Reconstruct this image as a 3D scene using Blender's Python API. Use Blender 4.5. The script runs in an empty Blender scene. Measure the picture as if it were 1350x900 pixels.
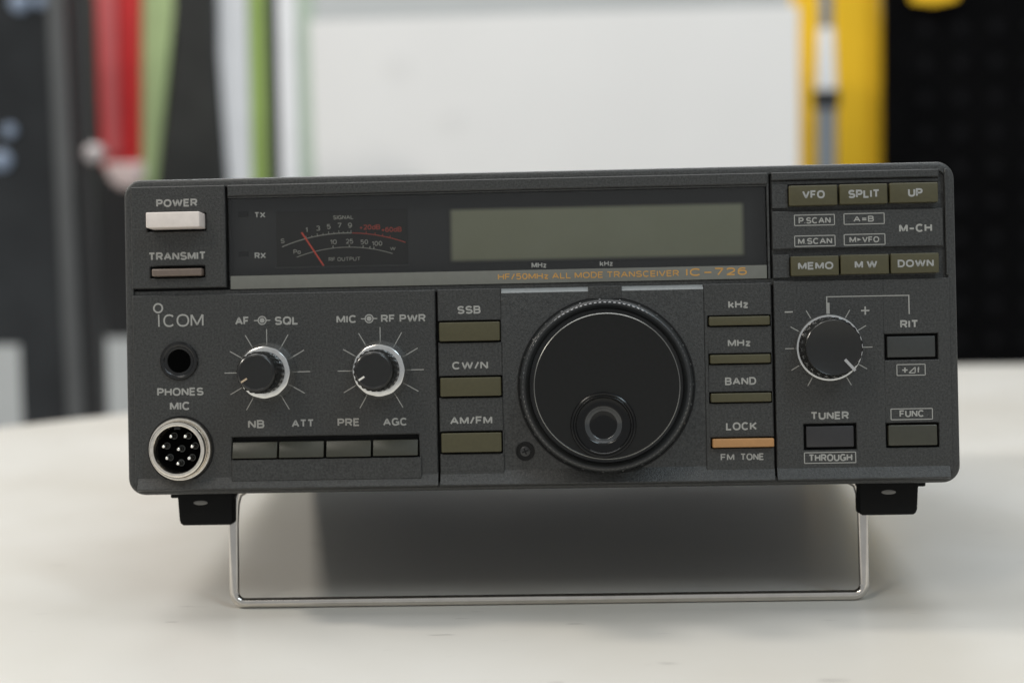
import bpy, bmesh, math, random
from mathutils import Vector, Matrix
random.seed(7)
S = bpy.context.scene
COL = S.collection
MM = 0.001

# ------------------------------------------------------------------ camera
cd = bpy.data.cameras.new("camera")
cam = bpy.data.objects.new("camera", cd)
COL.objects.link(cam)
cd.sensor_width = 36.0
cd.lens = 60.0
cd.clip_start = 0.02
cd.clip_end = 60.0
cam.matrix_world = Matrix.Translation((0.01226,-0.48700,0.13374)) @ Matrix(((0.999022,0.019161,0.039847),(0.037488,0.110745,-0.993142),(-0.023443,0.993664,0.109918))).to_4x4()
cd.dof.use_dof = True
cd.dof.focus_distance = 0.490
cd.dof.aperture_fstop = 7.0
S.camera = cam

# ------------------------------------------------------------------ world: plain ambient light of the shop room
W = bpy.data.worlds.new("World")
S.world = W
W.use_nodes = True
wb = W.node_tree.nodes["Background"]
wb.inputs[0].default_value = (0.95, 0.98, 1.0, 1)
wb.inputs[1].default_value = 0.45

# ------------------------------------------------------------------ ceiling lamps of the shop
def lamp(name, loc, target, sx, sy, power, color):
    d = bpy.data.lights.new(name, 'AREA')
    d.shape = 'RECTANGLE'
    d.size, d.size_y, d.energy, d.color = sx, sy, power, color
    o = bpy.data.objects.new(name, d)
    COL.objects.link(o)
    o.location = loc
    o.rotation_euler = (Vector(target) - Vector(loc)).to_track_quat('-Z', 'Y').to_euler()
    return o
lamp("ceiling_lamp", (-0.75, 0.55, 1.90), (-0.1, 0.1, 0), 0.35, 1.0, 7, (1.0, 0.95, 0.86))
lamp("ceiling_lamp", (0.55, 0.75, 1.95), (0.1, 0.1, 0), 0.35, 1.0, 5, (0.93, 0.97, 1.0))
lamp("ceiling_lamp", (-0.9, -1.3, 1.9), (-0.1, 0, 0.05), 0.3, 1.2, 12, (1.0, 0.93, 0.82))
lamp("ceiling_lamp", (1.0, -1.2, 1.9), (0.1, 0, 0.05), 0.3, 1.2, 15, (0.74, 0.90, 1.0))
lamp("ceiling_lamp", (-0.1, 0.12, 1.9), (-0.1, 0.1, 0), 2.4, 0.45, 15, (0.98, 0.99, 1.0))
lamp("wall_lamp", (-2.0, 0.28, 1.38), (0, 0.08, 0.03), 0.18, 0.18, 27, (1.0, 0.93, 0.83))
lamp("ceiling_lamp", (-0.1, 2.2, 1.9), (0.0, 1.6, -0.3), 1.6, 0.4, 38, (0.97, 0.99, 1.0))

S.view_settings.view_transform = 'Standard'
S.view_settings.look = 'None'
S.view_settings.gamma = 1.0
S.view_settings.use_curve_mapping = False
S.view_settings.exposure = 0.0
S.render.engine = 'CYCLES'
S.cycles.use_denoising = True
S.cycles.max_bounces = 10

# ------------------------------------------------------------------ materials
def mat(name, color, rough=0.5, metal=0.0, spec=0.5, bump=0.0, bscale=2500.0, vary=0.0, vscale=300.0, coat=0.0):
    m = bpy.data.materials.new(name)
    m.use_nodes = True
    nt = m.node_tree
    b = nt.nodes["Principled BSDF"]
    b.inputs['Base Color'].default_value = (*color, 1)
    b.inputs['Roughness'].default_value = rough
    b.inputs['Metallic'].default_value = metal
    b.inputs['Specular IOR Level'].default_value = spec
    b.inputs['Coat Weight'].default_value = coat
    if bump or vary:
        tc = nt.nodes.new('ShaderNodeTexCoord')
    if vary:
        n = nt.nodes.new('ShaderNodeTexNoise')
        n.inputs['Scale'].default_value = vscale
        n.inputs['Detail'].default_value = 5
        nt.links.new(tc.outputs['Object'], n.inputs['Vector'])
        r = nt.nodes.new('ShaderNodeMapRange')
        r.inputs['From Min'].default_value = 0.25
        r.inputs['From Max'].default_value = 0.75
        r.inputs['To Min'].default_value = 1 - vary
        r.inputs['To Max'].default_value = 1 + vary
        nt.links.new(n.outputs['Fac'], r.inputs['Value'])
        mx = nt.nodes.new('ShaderNodeMix')
        mx.data_type = 'RGBA'
        mx.blend_type = 'MULTIPLY'
        mx.inputs['Factor'].default_value = 1.0
        mx.inputs[6].default_value = (*color, 1)
        nt.links.new(r.outputs['Result'], mx.inputs[7])
        nt.links.new(mx.outputs[2], b.inputs['Base Color'])
    if bump:
        n = nt.nodes.new('ShaderNodeTexNoise')
        n.inputs['Scale'].default_value = bscale
        n.inputs['Detail'].default_value = 3
        nt.links.new(tc.outputs['Object'], n.inputs['Vector'])
        bp = nt.nodes.new('ShaderNodeBump')
        bp.inputs['Strength'].default_value = bump
        bp.inputs['Distance'].default_value = 0.0003
        nt.links.new(n.outputs['Fac'], bp.inputs['Height'])
        nt.links.new(bp.outputs['Normal'], b.inputs['Normal'])
    return m

M = {}
M['panel'] = mat('charcoal_textured_plastic', (0.0325, 0.0328, 0.0315), 0.42, spec=0.42, bump=0.55, bscale=2400, vary=0.6, vscale=1700)
M['hole'] = mat('painted_hole_shade', (0.002, 0.002, 0.002), 1.0, spec=0.0)  # flat black surface stands in for the shade inside a hole
M['ledge'] = mat('painted_ledge_highlight', (0.20, 0.21, 0.21), 0.35, spec=0.5, vary=0.08, vscale=600)  # lighter grey puts the lamp's sheen on the ledge into its colour
M['well'] = mat('black_plastic_and_gap_shade', (0.010, 0.010, 0.010), 0.7, spec=0.2)  # black plastic, also painting shade into gaps, slots and key wells
M['case'] = mat('painted_steel_case', (0.11, 0.11, 0.11), 0.5, bump=0.2, bscale=2500)
M['olive'] = mat('olive_key_plastic', (0.062, 0.055, 0.026), 0.42, spec=0.4, vary=0.08, vscale=900)
M['olivedark'] = mat('dark_olive_key_plastic', (0.040, 0.039, 0.027), 0.35, spec=0.5, vary=0.08, vscale=900)
M['greykey'] = mat('grey_key_plastic', (0.030, 0.031, 0.029), 0.4, vary=0.08, vscale=900)
M['plumkey'] = mat('plum_grey_key_plastic', (0.024, 0.0225, 0.0235), 0.4, vary=0.08, vscale=900)
M['power'] = mat('pinkish_white_key_plastic', (0.66, 0.59, 0.545), 0.4, vary=0.05, vscale=600)
M['brown'] = mat('brown_key_plastic', (0.14, 0.105, 0.085), 0.35, vary=0.1, vscale=900)
M['orange'] = mat('orange_key_plastic', (0.37, 0.19, 0.07), 0.4, vary=0.06, vscale=900)
M['print'] = mat('pale_grey_silkscreen', (0.31, 0.305, 0.285), 0.6, spec=0.2)
M['keyprint'] = mat('grey_key_print', (0.30, 0.30, 0.29), 0.5, spec=0.2)
M['dimprint'] = mat('dim_window_print', (0.26, 0.26, 0.245), 0.6, spec=0.2)
M['gold'] = mat('gold_print', (0.44, 0.24, 0.07), 0.45, spec=0.3)
M['strip'] = mat('grey_window_strip', (0.135, 0.135, 0.118), 0.35, vary=0.05, vscale=500)
M['chrome'] = mat('satin_aluminium', (0.64, 0.635, 0.62), 0.24, metal=1.0, vary=0.08, vscale=900)
M['nickel'] = mat('nickel_plating', (0.82, 0.76, 0.67), 0.24, metal=1.0, vary=0.15, vscale=700)
M['wire'] = mat('plated_steel_wire', (0.60, 0.565, 0.52), 0.13, metal=1.0, vary=0.06, vscale=250)
M['knob'] = mat('black_knob_plastic', (0.010, 0.010, 0.0095), 0.25, spec=0.4)
M['jackring'] = mat('black_jack_bezel', (0.010, 0.010, 0.010), 0.2, spec=0.4)
M['cap'] = mat('spun_black_cap', (0.013, 0.013, 0.0125), 0.3, spec=0.4, vary=0.1, vscale=800)
M['dial'] = mat('black_dial_face', (0.006, 0.006, 0.0055), 0.33, spec=0.3, vary=0.2, vscale=900)
M['skirt'] = mat('black_dial_skirt', (0.020, 0.021, 0.021), 0.3, spec=0.5)
M['toothmark'] = mat('tooth_edge_glint', (0.055, 0.055, 0.055), 0.18, spec=1.0)  # lighter base colour helps paint glints onto the glossy teeth
M['rimline'] = mat('bright_turned_edge', (0.20, 0.20, 0.19), 0.3, metal=1.0)
M['dimple'] = mat('glossy_black_dimple', (0.005, 0.005, 0.005), 0.14, spec=0.28)
M['dimplering'] = mat('dimple_slope_reflection', (0.035, 0.037, 0.038), 0.16, spec=0.6)  # grey slope carries the bowl's crescent reflection in its colour
M['rubber'] = mat('black_rubber', (0.005, 0.005, 0.005), 0.6, spec=0.12, bump=0.15, bscale=1500)
M['pin'] = mat('silver_pin', (0.9, 0.88, 0.84), 0.25, metal=1.0)
M['footscrew'] = mat('dull_steel_screw', (0.16, 0.155, 0.145), 0.5, metal=0.3)
M['screw'] = mat('black_oxide_screw', (0.05, 0.05, 0.05), 0.35, metal=0.6)
M['whitemark'] = mat('white_pointer_paint', (0.75, 0.72, 0.66), 0.4)
M['peachmark'] = mat('peach_pointer_paint', (0.50, 0.38, 0.26), 0.4)
M['meterface'] = mat('dark_meter_face', (0.019, 0.018, 0.016), 0.7, spec=0.2, vary=0.1, vscale=400)
M['board'] = mat('black_window_board', (0.028, 0.029, 0.030), 0.6, spec=0.3)
M['meterprint'] = mat('grey_meter_print', (0.45, 0.45, 0.41), 0.7, spec=0.1)
M['meterred'] = mat('red_meter_print', (0.52, 0.085, 0.055), 0.7, spec=0.1)
M['needle'] = mat('red_needle_paint', (0.95, 0.10, 0.05), 0.5)

def lcd_material():
    m = mat('unlit_green_grey_lcd', (0.145, 0.150, 0.108), 0.45, spec=0.3)
    nt = m.node_tree
    b = nt.nodes["Principled BSDF"]
    tc = nt.nodes.new('ShaderNodeTexCoord')
    sp = nt.nodes.new('ShaderNodeSeparateXYZ')
    nt.links.new(tc.outputs['Generated'], sp.inputs[0])
    def edge(sock, width):
        a = nt.nodes.new('ShaderNodeMath'); a.operation = 'SUBTRACT'; a.inputs[1].default_value = 0.5
        nt.links.new(sock, a.inputs[0])
        c = nt.nodes.new('ShaderNodeMath'); c.operation = 'ABSOLUTE'
        nt.links.new(a.outputs[0], c.inputs[0])
        r = nt.nodes.new('ShaderNodeMapRange')
        r.interpolation_type = 'SMOOTHSTEP'
        r.inputs['From Min'].default_value = 0.5
        r.inputs['From Max'].default_value = 0.5 - width
        nt.links.new(c.outputs[0], r.inputs['Value'])
        return r.outputs['Result']
    mu = nt.nodes.new('ShaderNodeMath'); mu.operation = 'MULTIPLY'
    nt.links.new(edge(sp.outputs['X'], 0.022), mu.inputs[0])
    nt.links.new(edge(sp.outputs['Z'], 0.10), mu.inputs[1])
    n = nt.nodes.new('ShaderNodeTexNoise'); n.inputs['Scale'].default_value = 60
    nt.links.new(tc.outputs['Object'], n.inputs['Vector'])
    gl = nt.nodes.new('ShaderNodeMix'); gl.data_type = 'RGBA'
    gl.inputs[6].default_value = (0.31, 0.32, 0.215, 1)
    gl.inputs[7].default_value = (0.37, 0.38, 0.28, 1)
    nt.links.new(n.outputs['Fac'], gl.inputs['Factor'])
    mx = nt.nodes.new('ShaderNodeMix'); mx.data_type = 'RGBA'
    mx.inputs[6].default_value = (0.022, 0.022, 0.022, 1)
    nt.links.new(gl.outputs[2], mx.inputs[7])
    nt.links.new(mu.outputs[0], mx.inputs['Factor'])
    nt.links.new(mx.outputs[2], b.inputs['Base Color'])
    return m
M['lcd'] = lcd_material()

def pane_material():
    m = bpy.data.materials.new('smoked_acrylic')
    m.use_nodes = True
    nt = m.node_tree
    out = nt.nodes["Material Output"]
    nt.nodes.remove(nt.nodes["Principled BSDF"])
    tr = nt.nodes.new('ShaderNodeBsdfTransparent'); tr.inputs[0].default_value = (0.93, 0.93, 0.92, 1)
    gl = nt.nodes.new('ShaderNodeBsdfGlossy'); gl.inputs['Roughness'].default_value = 0.08
    fr = nt.nodes.new('ShaderNodeFresnel'); fr.inputs['IOR'].default_value = 1.45
    mi = nt.nodes.new('ShaderNodeMixShader')
    nt.links.new(fr.outputs[0], mi.inputs[0])
    nt.links.new(tr.outputs[0], mi.inputs[1])
    nt.links.new(gl.outputs[0], mi.inputs[2])
    nt.links.new(mi.outputs[0], out.inputs['Surface'])
    return m
M['pane'] = pane_material()

# ------------------------------------------------------------------ mesh helpers; u right, v up, w towards the viewer, all in millimetres
Z0 = 36.61                       # height of the panel's lower edge above the table
TILT = math.radians(7.0)
OY, OZ = -Z0 * math.sin(TILT), Z0 * math.cos(TILT)

def rrect(u0, v0, u1, v1, r, n=5):
    r = max(1e-4, min(r, (u1 - u0) / 2 - 1e-3, (v1 - v0) / 2 - 1e-3))
    pts = []
    for cu, cv, a0 in ((u1 - r, v1 - r, 0), (u0 + r, v1 - r, 90), (u0 + r, v0 + r, 180), (u1 - r, v0 + r, 270)):
        for k in range(n + 1):
            a = math.radians(a0 + 90 * k / n)
            pts.append((cu + r * math.cos(a), cv + r * math.sin(a)))
    return pts

class MB:
    def __init__(self, anchor=(0, 0, 0)):
        self.bm = bmesh.new()
        self.a = anchor
        self.mats = []
    def mi(self, m):
        if m not in self.mats:
            self.mats.append(m)
        return self.mats.index(m)
    def V(self, u, v, w):
        a = self.a
        return self.bm.verts.new(((u - a[0]) * MM, -(w - a[2]) * MM, (v - a[1]) * MM))
    def F(self, vs, m):
        try:
            f = self.bm.faces.new(vs)
            f.material_index = self.mi(m)
            return f
        except ValueError:
            return None
    def loft(self, loops, m, cap0=True, cap1=True, capm=None, mats=None):
        rows = [[self.V(*p) for p in L] for L in loops]
        n = len(rows[0])
        for k in range(len(rows) - 1):
            mm = mats[k] if mats else m
            for i in range(n):
                j = (i + 1) % n
                self.F([rows[k][i], rows[k][j], rows[k + 1][j], rows[k + 1][i]], mm)
        if cap0:
            self.F(list(reversed(rows[0])), m)
        if cap1:
            self.F(rows[-1], capm or (mats[-1] if mats else m))
    def slab(self, u0, v0, u1, v1, w0, w1, m, bev=0.25, r=0.0, top=None, capm=None):
        """box from depth w0 to w1 whose front edges are rounded by bev; top: a larger chamfer on the upper edge"""
        rr = max(r, 0.02)
        L = [[(u, v, w0) for u, v in rrect(u0, v0, u1, v1, rr)], [(u, v, w1 - bev) for u, v in rrect(u0, v0, u1, v1, rr)]]
        for k in ((3,) if m == 'panel' else (1, 2, 3)):
            a = math.radians(30 * k)
            i = bev * (1 - math.cos(a)); d = bev * (1 - math.sin(a))
            L.append([(u, v, w1 - d) for u, v in rrect(u0 + i, v0 + i, u1 - i, v1 - i, max(rr - i, 0.02))])
        if top:
            dv, dw = top
            L = [[(u, v, w - max(0, (v - (v1 - dv)) / dv) * dw) if w > w0 else (u, v, w) for u, v, w in lp] for lp in L]
        self.loft(L, m, capm=capm)
    def grid(self, u0, v0, u1, v1, holes, w0, w1, m, bev=0.2):
        """plate with rectangular holes, its front edges bevelled"""
        us = sorted({u0, u1, *[h[0] for h in holes], *[h[2] for h in holes]})
        vs = sorted({v0, v1, *[h[1] for h in holes], *[h[3] for h in holes]})
        us = [x for x in us if u0 <= x <= u1]; vs = [x for x in vs if v0 <= x <= v1]
        def full(i, j):
            if not (0 <= i < len(us) - 1 and 0 <= j < len(vs) - 1):
                return False
            cu, cv = (us[i] + us[i + 1]) / 2, (vs[j] + vs[j + 1]) / 2
            return not any(h[0] < cu < h[2] and h[1] < cv < h[3] for h in holes)
        b = bmesh.new()
        vt = {}
        def g(i, j, k):
            key = (i, j, k)
            if key not in vt:
                vt[key] = b.verts.new((us[i], vs[j], (w0, w1)[k]))
            return vt[key]
        for i in range(len(us) - 1):
            for j in range(len(vs) - 1):
                if not full(i, j):
                    continue
                b.faces.new([g(i, j, 1), g(i + 1, j, 1), g(i + 1, j + 1, 1), g(i, j + 1, 1)])
                if not full(i, j - 1): b.faces.new([g(i, j, 0), g(i + 1, j, 0), g(i + 1, j, 1), g(i, j, 1)])
                if not full(i, j + 1): b.faces.new([g(i + 1, j + 1, 0), g(i, j + 1, 0), g(i, j + 1, 1), g(i + 1, j + 1, 1)])
                if not full(i - 1, j): b.faces.new([g(i, j + 1, 0), g(i, j, 0), g(i, j, 1), g(i, j + 1, 1)])
                if not full(i + 1, j): b.faces.new([g(i + 1, j, 0), g(i + 1, j + 1, 0), g(i + 1, j + 1, 1), g(i + 1, j, 1)])
        b.normal_update()
        es = [e for e in b.edges if len(e.link_faces) == 2 and e.calc_face_angle(0) > 1.0
              and all(abs(x.co.z - w1) < 1e-6 for x in e.verts)]
        if bev and es:
            bmesh.ops.bevel(b, geom=es, offset=bev, segments=1, affect='EDGES', profile=0.5)
        mp = {x: self.V(*x.co) for x in b.verts}
        for f in b.faces:
            self.F([mp[x] for x in f.verts], m)
        b.free()
    def prism_u(self, poly, u0, u1, m):
        """polygon in (v, w) extruded along u"""
        self.loft([[(u0, v, w) for v, w in poly], [(u1, v, w) for v, w in poly]], m)
    def lathe(self, cu, cv, prof, m, seg=72, mats=None, mod=None, cap=True):
        """profile [(r, w)...] turned round the axis through (cu, cv); mod(k, angle, r) changes the radius"""
        L = []
        for k, (r, w) in enumerate(prof):
            ring = []
            for i in range(seg):
                a = 2 * math.pi * i / seg
                q = mod(k, i, r) if mod else r
                ring.append((cu + q * math.cos(a), cv + q * math.sin(a), w))
            L.append(ring)
        self.loft(L, m, cap0=False, cap1=cap, mats=mats)
    def bar(self, p, q, width, w0, w1, m):
        d = Vector((q[0] - p[0], q[1] - p[1])).normalized() * width / 2
        n = Vector((-d.y, d.x))
        pts = [(p[0] + n.x, p[1] + n.y), (p[0] - n.x, p[1] - n.y), (q[0] - n.x, q[1] - n.y), (q[0] + n.x, q[1] + n.y)]
        self.loft([[(x, y, w0) for x, y in pts], [(x, y, w1) for x, y in pts]], m)
    def arc(self, pts, width, w0, w1, m):
        for a, b in zip(pts, pts[1:]):
            self.bar(a, b, width, w0, w1, m)
    def tube(self, path, r, m, seg=14):
        P = [Vector(p) for p in path]
        rows = []
        t0 = (P[1] - P[0]).normalized()
        nrm = t0.orthogonal().normalized()
        for i, p in enumerate(P):
            t = ((P[i + 1] - p).normalized() if i + 1 < len(P) else Vector((0, 0, 0))) + ((p - P[i - 1]).normalized() if i else Vector((0, 0, 0)))
            t.normalize()
            nrm = (nrm - t * nrm.dot(t)).normalized()
            bi = t.cross(nrm)
            rows.append([tuple(p + (nrm * math.cos(2 * math.pi * k / seg) + bi * math.sin(2 * math.pi * k / seg)) * r) for k in range(seg)])
        self.loft(rows, m)
    def ribbon(self, pts, width, w, m):
        """flat stroke of constant width along a centre line, mitred at its corners"""
        P = []
        for q in pts:
            q = Vector(q)
            if not P or (q - P[-1]).length > 1e-4:
                P.append(q)
        closed = (P[0] - P[-1]).length < 1e-3
        if closed:
            P.pop()
        n = len(P)
        h = width / 2
        rows = []
        for i in range(n):
            a = P[i] - P[i - 1] if (i or closed) else None
            b = P[(i + 1) % n] - P[i] if (i + 1 < n or closed) else None
            na = Vector((-a.y, a.x)).normalized() if a is not None else None
            nb = Vector((-b.y, b.x)).normalized() if b is not None else None
            if na is None or nb is None:
                o = (na or nb) * h
                rows.append((P[i] + o, P[i] - o))
            elif na.dot(nb) > -0.35:
                o = (na + nb) / max(1 + na.dot(nb), 0.2) * h
                rows.append((P[i] + o, P[i] - o))
            else:                                  # sharp apex: square it off
                rows.append((P[i] + na * h, P[i] - na * h))
                rows.append((P[i] + nb * h, P[i] - nb * h))
        R = [(self.V(x.x, x.y, w), self.V(y.x, y.y, w)) for x, y in rows]
        for k in range(len(R) - (0 if closed else 1)):
            a, b = R[k], R[(k + 1) % len(R)]
            f = self.F([a[1], b[1], b[0], a[0]], m)
    def text(self, s, rect, w, m, bold=0.02):
        u0, v0, u1, v1 = rect
        H = v1 - v0
        k = 0.176 + bold * 1.6                      # stroke width relative to the letter height
        st = k * H
        gap = 0.085 + k
        x = 0.0
        marks = []
        for ch in s:
            if ch == ' ':
                x += 0.34
                continue
            gw, paths = GLYPH[ch]
            marks.append((x, gw, paths))
            x += gw + gap
        total = max(x - gap, 1e-3)
        sx = (u1 - u0 - st) / total
        if total < 0.01:
            sx = 0
        sy = H - st
        lv = 0
        for x0, gw, paths in marks:
            for path in paths:
                pts = [(u0 + st / 2 + (x0 + px * gw) * sx, v0 + st / 2 + py * sy) for px, py in path]
                if total < 0.01:
                    pts = [((u0 + u1) / 2, py) for px, py in pts]
                self.ribbon(pts, st, w + 0.007 * (lv % 4), m)
                lv += 1
    def build(self, name, parent=None, smooth=35, label=None, raw=False):
        me = bpy.data.meshes.new(name)
        if not getattr(self, 'keep', False):
            bmesh.ops.recalc_face_normals(self.bm, faces=self.bm.faces)
        self.bm.to_mesh(me)
        self.bm.free()
        for m in self.mats:
            me.materials.append(M[m])
        if smooth:
            me.polygons.foreach_set('use_smooth', [True] * len(me.polygons))
            me.set_sharp_from_angle(angle=math.radians(smooth))
        o = bpy.data.objects.new(name, me)
        COL.objects.link(o)
        a = self.a
        if parent is not None:
            o.parent = parent
            pa = parent.get('_anchor')
            if pa is None:
                o.location = (a[0] * MM, (-a[2] + OY) * MM, (a[1] + OZ) * MM)
            else:
                o.location = ((a[0] - pa[0]) * MM, -(a[2] - pa[2]) * MM, (a[1] - pa[1]) * MM)
        o['_anchor'] = list(map(float, a))
        if label:
            o['label'] = label
        return o

def arc_pts(cx, cy, rx, ry, a0, a1, n=9):
    out = []
    for k in range(n + 1):
        a = math.radians(a0 + (a1 - a0) * k / n)
        c, q = math.cos(a), math.sin(a)
        e = 0.88                                   # slightly squared rounds, as in a grotesque face
        out.append((cx + rx * math.copysign(abs(c) ** e, c), cy + ry * math.copysign(abs(q) ** e, q)))
    return out
_A = arc_pts
_ring = lambda x0, y0, x1, y1: _A((x0 + x1) / 2, (y0 + y1) / 2, (x1 - x0) / 2, (y1 - y0) / 2, 90, 450, 20)
# letter: (width relative to its height, centre lines of its strokes in a unit box)
GLYPH = {
    'A': (.78, [[(0, 0), (.5, 1), (1, 0)], [(.2, .33), (.8, .33)]]),
    'B': (.62, [[(0, .52), (0, 1), (.55, 1)] + _A(.58, .76, .36, .24, 80, -80) + [(.55, .52), (0, .52)], [(.6, .52)] + _A(.62, .26, .38, .26, 80, -80) + [(.55, 0), (0, 0), (0, .52)]]),
    'C': (.72, [_A(.5, .5, .5, .5, 42, 318, 18)]),
    'D': (.66, [[(0, 0), (0, 1), (.42, 1)] + _A(.45, .5, .55, .5, 85, -85, 14) + [(.42, 0), (0, 0), (0, .1)]]),
    'E': (.56, [[(1, 1), (0, 1), (0, 0), (1, 0)], [(0, .52), (.9, .52)]]),
    'F': (.54, [[(1, 1), (0, 1), (0, 0)], [(0, .5), (.88, .5)]]),
    'G': (.74, [_A(.5, .5, .5, .5, 42, 335, 18), [(.56, .45), (1, .45), (1, 0)]]),
    'H': (.66, [[(0, 0), (0, 1)], [(1, 0), (1, 1)], [(0, .52), (1, .52)]]),
    'I': (.0, [[(0, 0), (0, 1)]]),
    'K': (.66, [[(0, 0), (0, 1)], [(1, 1), (0, .36)], [(.3, .56), (1, 0)]]),
    'L': (.52, [[(0, 1), (0, 0), (1, 0)]]),
    'M': (.80, [[(0, 0), (0, 1)], [(0.02, 1), (.5, .08), (.98, 1)], [(1, 1), (1, 0)]]),
    'N': (.66, [[(0, 0), (0, 1)], [(0.02, 1), (.98, 0)], [(1, 0), (1, 1)]]),
    'O': (.78, [_ring(0, 0, 1, 1)]),
    'P': (.60, [[(0, 0), (0, 1), (.55, 1)] + _A(.58, .73, .42, .27, 80, -80) + [(.55, .46), (0, .46)]]),
    'Q': (.78, [_ring(0, 0, 1, 1), [(.62, .28), (1, -.05)]]),
    'R': (.64, [[(0, 0), (0, 1), (.55, 1)] + _A(.54, .735, .44, .265, 80, -80) + [(.5, .47), (0, .47)], [(.56, .47), (1, 0)]]),
    'S': (.64, [_A(.5, .745, .46, .255, 20, 270, 12)[:-1] + [(.5, .50)] + _A(.5, .25, .5, .25, 80, -160, 12)]),
    'T': (.66, [[(0, 1), (1, 1)], [(.5, 1), (.5, 0)]]),
    'U': (.66, [[(0, 1), (0, .38)] + _A(.5, .36, .5, .36, 185, 355, 12) + [(1, .38), (1, 1)]]),
    'V': (.74, [[(0, 1), (.5, 0), (1, 1)]]),
    'W': (1.08, [[(0, 1), (.25, 0), (.5, 1), (.75, 0), (1, 1)]]),
    'd': (.54, [[(1, 0), (1, 1)], _A(.5, .34, .5, .34, 0, 360, 18)]),
    'f': (.34, [[(.35, 0), (.35, .78)] + _A(.75, .78, .4, .22, 170, 80, 5), [(0, .66), (.9, .66)]]),
    'k': (.52, [[(0, 0), (0, 1)], [(.95, .7), (0, .26)], [(.35, .44), (1, 0)]]),
    'o': (.54, [_A(.5, .34, .5, .34, 90, 450, 18)]),
    'X': (.72, [[(0, 0), (1, 1)], [(0, 1), (1, 0)]]),
    'z': (.48, [[(0, .68), (1, .68), (0, 0), (1, 0)]]),
    '0': (.56, [_ring(0, 0, 1, 1)]),
    '1': (.26, [[(0, .74), (1, 1), (1, 0)]]),
    '2': (.56, [_A(.5, .70, .5, .30, 160, -40, 10) + [(.06, .03)], [(0, 0), (1, 0)]]),
    '3': (.56, [_A(.48, .755, .46, .245, 160, -80, 10) + [(.5, .51)] + _A(.5, .26, .5, .26, 75, -160, 10)]),
    '5': (.56, [[(.92, 1), (.14, 1), (.06, .52)] + _A(.5, .32, .5, .32, 130, -150, 12)]),
    '6': (.56, [_A(.5, .32, .5, .32, 90, 450, 16), _A(.55, .5, .55, .5, 55, 190, 10)]),
    '7': (.56, [[(0, 1), (1, 1), (.35, 0)]]),
    '9': (.56, [_A(.5, .68, .5, .32, 90, 450, 16), _A(.45, .5, .55, .5, 10, -125, 10)]),
    '+': (.5, [[(0, .4), (1, .4)], [(.5, .1), (.5, .7)]]),
    '-': (.5, [[(0, .42), (1, .42)]]),
    '=': (.56, [[(0, .6), (1, .6)], [(0, .28), (1, .28)]]),
    '/': (.36, [[(0, 0), (1, 1)]]),
    '.': (.0, [[(0, -.03), (0, .05)]]),
}

def tag(o, label, cat, group=None, kind=None):
    if label: o['label'] = label
    if cat: o['category'] = cat
    if group: o['group'] = group
    if kind: o['kind'] = kind
    return o

# ------------------------------------------------------------------ the setting: floor, wall (world millimetres)
class WB(MB):
    """same helper in world axes: x right, y away, z up"""
    def V(self, x, y, z):
        a = self.a
        return self.bm.verts.new(((x - a[0]) * MM, (y - a[1]) * MM, (z - a[2]) * MM))
    def box(self, x0, y0, z0, x1, y1, z1, m, yaw=None):
        L = []
        for z in (z0, z1):
            L.append([(x0, y0, z), (x1, y0, z), (x1, y1, z), (x0, y1, z)])
        self.loft(L, m)
    def prism_y(self, poly, y0, y1, m, bev=3.0):
        """outline in (x, z) given a real thickness from y0 (near) to y1 (far) with softened front edges"""
        cx = sum(p[0] for p in poly) / len(poly); cz = sum(p[1] for p in poly) / len(poly)
        def ins(d):
            out = []
            for x, z in poly:
                l = math.hypot(x - cx, z - cz) or 1
                out.append((x - (x - cx) / l * d, z - (z - cz) / l * d))
            return out
        self.loft([[(x, y1, z) for x, z in poly], [(x, y0 + bev, z) for x, z in poly], [(x, y0, z) for x, z in ins(bev)]], m)
    def turned(self, cx, cy, prof, m, seg=40, mats=None):
        L = [[(cx + r * math.cos(2 * math.pi * i / seg), cy + r * math.sin(2 * math.pi * i / seg), z) for i in range(seg)] for r, z in prof]
        self.loft(L, m, mats=mats)
    def place(self, name, **k):
        o = self.build(name, None, **k)
        o.location = tuple(c * MM for c in self.a)
        return o

M['floor'] = mat('pale_shop_floor', (0.42, 0.41, 0.39), 0.5, vary=0.1, vscale=6)
M['roomwall'] = mat('grey_painted_wall', (0.44, 0.455, 0.455), 0.7, vary=0.06, vscale=3)
M['white'] = mat('white_laminate_panel', (0.72, 0.72, 0.72), 0.45, vary=0.02, vscale=8)
M['whitedot'] = mat('grey_blemish', (0.70, 0.70, 0.70), 0.5)
M['yellow'] = mat('yellow_painted_board', (0.92, 0.56, 0.03), 0.6, spec=0.15, vary=0.05, vscale=20)
M['steel'] = mat('grey_blue_steel_tube', (0.38, 0.43, 0.49), 0.32, metal=1.0, vary=0.1, vscale=60)
M['highlightsteel'] = mat('steel_sleeve_highlight', (0.97, 0.98, 1.0), 0.3, metal=0.2)  # near-white base paints a lamp highlight over the steel sleeve
M['blackplastic'] = mat('black_plastic', (0.018, 0.019, 0.021), 0.5)
M['pegboard'] = mat('black_pegboard', (0.003, 0.003, 0.0033), 0.9, spec=0.04, vary=0.2, vscale=40)
M['peghole'] = mat('grey_pegboard_hole', (0.006, 0.006, 0.007), 0.9, spec=0.1)
M['red'] = mat('red_sleeve', (0.55, 0.022, 0.024), 0.5, vary=0.1, vscale=30)
M['dullred'] = mat('faded_red_stripe', (0.50, 0.10, 0.105), 0.6, vary=0.1, vscale=30)
M['palepink'] = mat('pale_pink_tip', (0.72, 0.58, 0.56), 0.5)
M['green'] = mat('leaf_green_sleeve', (0.48, 0.62, 0.30), 0.55, vary=0.1, vscale=25)
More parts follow.
